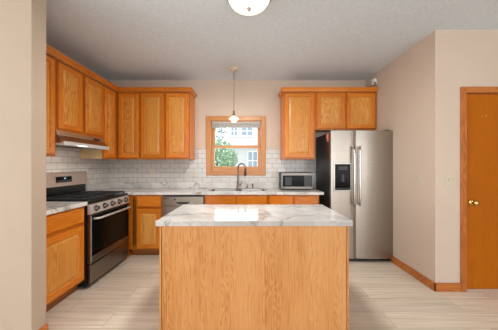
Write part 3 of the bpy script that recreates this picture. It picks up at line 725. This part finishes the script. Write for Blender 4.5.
pn = thing('pendant_light', 'small white glass pendant lamp hanging in front of the window', 'pendant lamp', (-0.222, 3.26, H))
MB().lathe([(0.0, -0.0005), (0.062, -0.0005), (0.064, -0.008), (0.05, -0.018), (0.018, -0.026), (0.012, -0.05), (0.0, -0.05)], (0, 0, 0), 24).build('canopy', 'cream', pn)
rd = MB(); rd.tube([(0, 0, -0.045), (0, 0, -0.62)], 0.0045, 8)
for zz in (-0.07, -0.25, -0.44, -0.6): rd.lathe([(0.0045, zz - 0.01), (0.008, zz - 0.008), (0.008, zz + 0.008), (0.0045, zz + 0.01)], (0, 0, 0), 10)
rd.build('rod', 'nickel', pn)
MB().lathe([(0.0, -0.615), (0.012, -0.617), (0.014, -0.66), (0.022, -0.675), (0.03, -0.69), (0.03, -0.7), (0.0, -0.7)], (0, 0, 0), 18).build('socket', 'brass_dull', pn)
shd = MB().lathe([(0.031, -0.695), (0.045, -0.700), (0.055, -0.712), (0.075, -0.728), (0.078, -0.738), (0.072, -0.742), (0.05, -0.743)], (0, 0, 0), 28).build('lamp_shade', 'shade', pn)
MB().lathe([(0.049, -0.7435), (0.052, -0.752), (0.044, -0.77), (0.028, -0.782), (0.0, -0.786)], (0, 0, 0), 24).build('bulb', 'bulb', pn)
pl2 = bpy.data.lights.new('pendant_bulb', 'POINT'); pl2.energy = 4; pl2.color = (1, 0.9, 0.78); pl2.shadow_soft_size = 0.07
po2 = bpy.data.objects.new('pendant_bulb', pl2); C.objects.link(po2); po2.parent = pn; po2.location = (0, 0, -0.88)

# ------------------------------------------------------------------ outlets, switches, sensor
def outlet(label, loc, rz=0.0):
    t = thing('outlet', label, 'outlet', loc, rz)
    B(-0.035, 0.035, -0.006, -0.0005, -0.057, 0.057, bev=0.002).build('plate', 'almond', t)
    for dz in (-0.021, 0.021):
        r = B(-0.016, 0.016, -0.008, -0.0061, dz - 0.014, dz + 0.014, bev=0.001).build('socket', 'almond', t)
    return t
ty = D - 0.008
outlet('almond outlet on the tiles just left of the window', (-0.92, ty, 1.175))
outlet('almond outlet on the tiles between the window and the microwave', (0.415, ty, 1.195))
outlet('almond outlet on the tiles above the dishwasher, left of the pair by the window', (-1.61, ty, 1.19))
def switch_plate(label, loc, rz, gangs):
    t = thing('light_switch', label, 'switch', loc, rz); w = 0.035 + 0.023 * (gangs - 1)
    B(-w, w, -0.006, -0.0005, -0.058, 0.058, bev=0.002).build('plate', 'switch', t)
    for g in range(gangs):
        x = (g - (gangs - 1) / 2) * 0.046
        m = MB(); m.box(x - 0.005, x + 0.005, -0.009, -0.0061, -0.012, 0.012); m.prism([(-0.009, 0.001), (-0.016, 0.007), (-0.015, 0.011), (-0.009, 0.009)], 'x', x - 0.004, x + 0.004); m.build('toggle', 'switch', t)
    return t
switch_plate('double light switch plate on the wall beside the oak door', (2.112, DW, 1.165), 0, 2)
switch_plate('single light switch plate on the side wall near the refrigerator', (XR, 2.57, 1.175), -PI / 2, 1)
sn = thing('motion_sensor', 'small white motion sensor high in the corner above the refrigerator cabinet', 'sensor', (1.90, 3.40, 2.60))
B(0.0, 0.053, -0.012, 0.05, -0.045, 0.045, bev=0.008).build('housing', 'white', sn)
B(0.004, 0.036, -0.018, -0.0125, -0.045, -0.008, bev=0.003).build('lens', 'steel_lt', sn)

# ------------------------------------------------------------------ outside the window
struct(B(-14, 14, D + 0.2, 30, -0.5, -0.4).build('yard', 'yard'))
hs = thing('house', 'pale neighbouring house with small upper windows seen through the window', 'house', (0, 10.5, -0.4))
B(-0.95, 6.0, 0, 5, 0, 5.2).build('wall', 'siding', hs)
m = MB(); m.prism([(-0.4, 5.2), (5.4, 5.2), (2.5, 7.2)], 'x', -1.2, 6.2); m.build('roof', 'roof', hs)
def hwin(x0, x1, z0, z1):
    f = MB(); f.panel(x0, x1, z0, z1, 0.02, [(0, -0.05), (0.07, -0.05), (0.07, -0.01)], split=False); o = f.build('window', 'white', hs)
    B(x0 + 0.07, x1 - 0.07, -0.03, -0.012, z0 + 0.07, z1 - 0.07).build('pane', 'shadeglass', o)
    mu = MB(); xm = (x0 + x1) / 2; zm = (z0 + z1) / 2; mu.box(xm - 0.025, xm + 0.025, -0.045, -0.0305, z0 + 0.07, z1 - 0.07); mu.box(x0 + 0.07, x1 - 0.07, -0.042, -0.0305, zm - 0.02, zm + 0.02)
    mu.build('muntin', 'white', o)
hwin(-0.9, -0.50, 3.05, 3.6); hwin(-0.40, 0.22, 3.05, 3.6); hwin(-0.1, 0.45, 1.45, 2.4)
B(-0.97, 6.02, -0.35, -0.01, 2.62, 2.72).build('awning', 'siding', hs)
B(-0.1, 1.0, -0.9, -0.02, 0.0, 1.05).build('porch', 'siding', hs)
def tree(label, loc, h, r, n, mt, zc):
    t = thing('tree', label, 'tree', loc)
    m = MB(); m.tube([(0, 0, 0), (0.03, 0.02, h * 0.4), (-0.03, 0, h * 0.8)], [0.09, 0.07, 0.03], 8)
    for i in range(7):
        a = random.uniform(0, 2 * PI); zz = h * random.uniform(0.35, 0.7); m.tube([(0, 0, zz), (0.5 * r * math.cos(a), 0.5 * r * math.sin(a), zz + 0.3 * r), (r * 0.85 * math.cos(a), r * 0.85 * math.sin(a), zz + 0.7 * r)], [0.035, 0.022, 0.01], 6)
    m.build('trunk', 'bark', t)
    f = MB()
    for i in range(n):
        while True:
            p = Vector([random.uniform(-1, 1) for _ in range(3)])
            if p.length < 1: break
        p = Vector((p.x * r, p.y * r, zc + p.z * r * 1.1)); q = 0.07 * random.uniform(0.7, 1.5)
        u = Vector([random.gauss(0, 1) for _ in range(3)]).normalized(); v = u.orthogonal().normalized()
        f._f([f._v(p + u * q), f._v(p + v * q * 0.5), f._v(p - u * q), f._v(p - v * q * 0.5)])
    f.build('foliage', mt, t)
tree('green bushy tree at the lower left outside the window', (-1.15, 8.2, -0.4), 2.4, 0.75, 1500, 'leaf', 1.85)
tree('taller blue-green tree at the upper left outside the window', (-2.35, 11.2, -0.4), 4.8, 1.3, 1900, 'leaf2', 3.4)

# repeats of one kind carry a group
GROUPS = {'wall_cabinet': 'oak wall cabinets', 'base_cabinet': 'oak base cabinets', 'outlet': 'outlets on the tile backsplash', 'light_switch': 'light switches on the right walls',
          'crown_molding': 'crown mouldings on the wall cabinets', 'countertop': 'marble-look countertops along the walls', 'tree': 'trees outside the window'}
for o in C.objects:
    if o.parent is None and o.get('label'):
        g = GROUPS.get(o.name.split('.')[0])
        if g: o['group'] = g
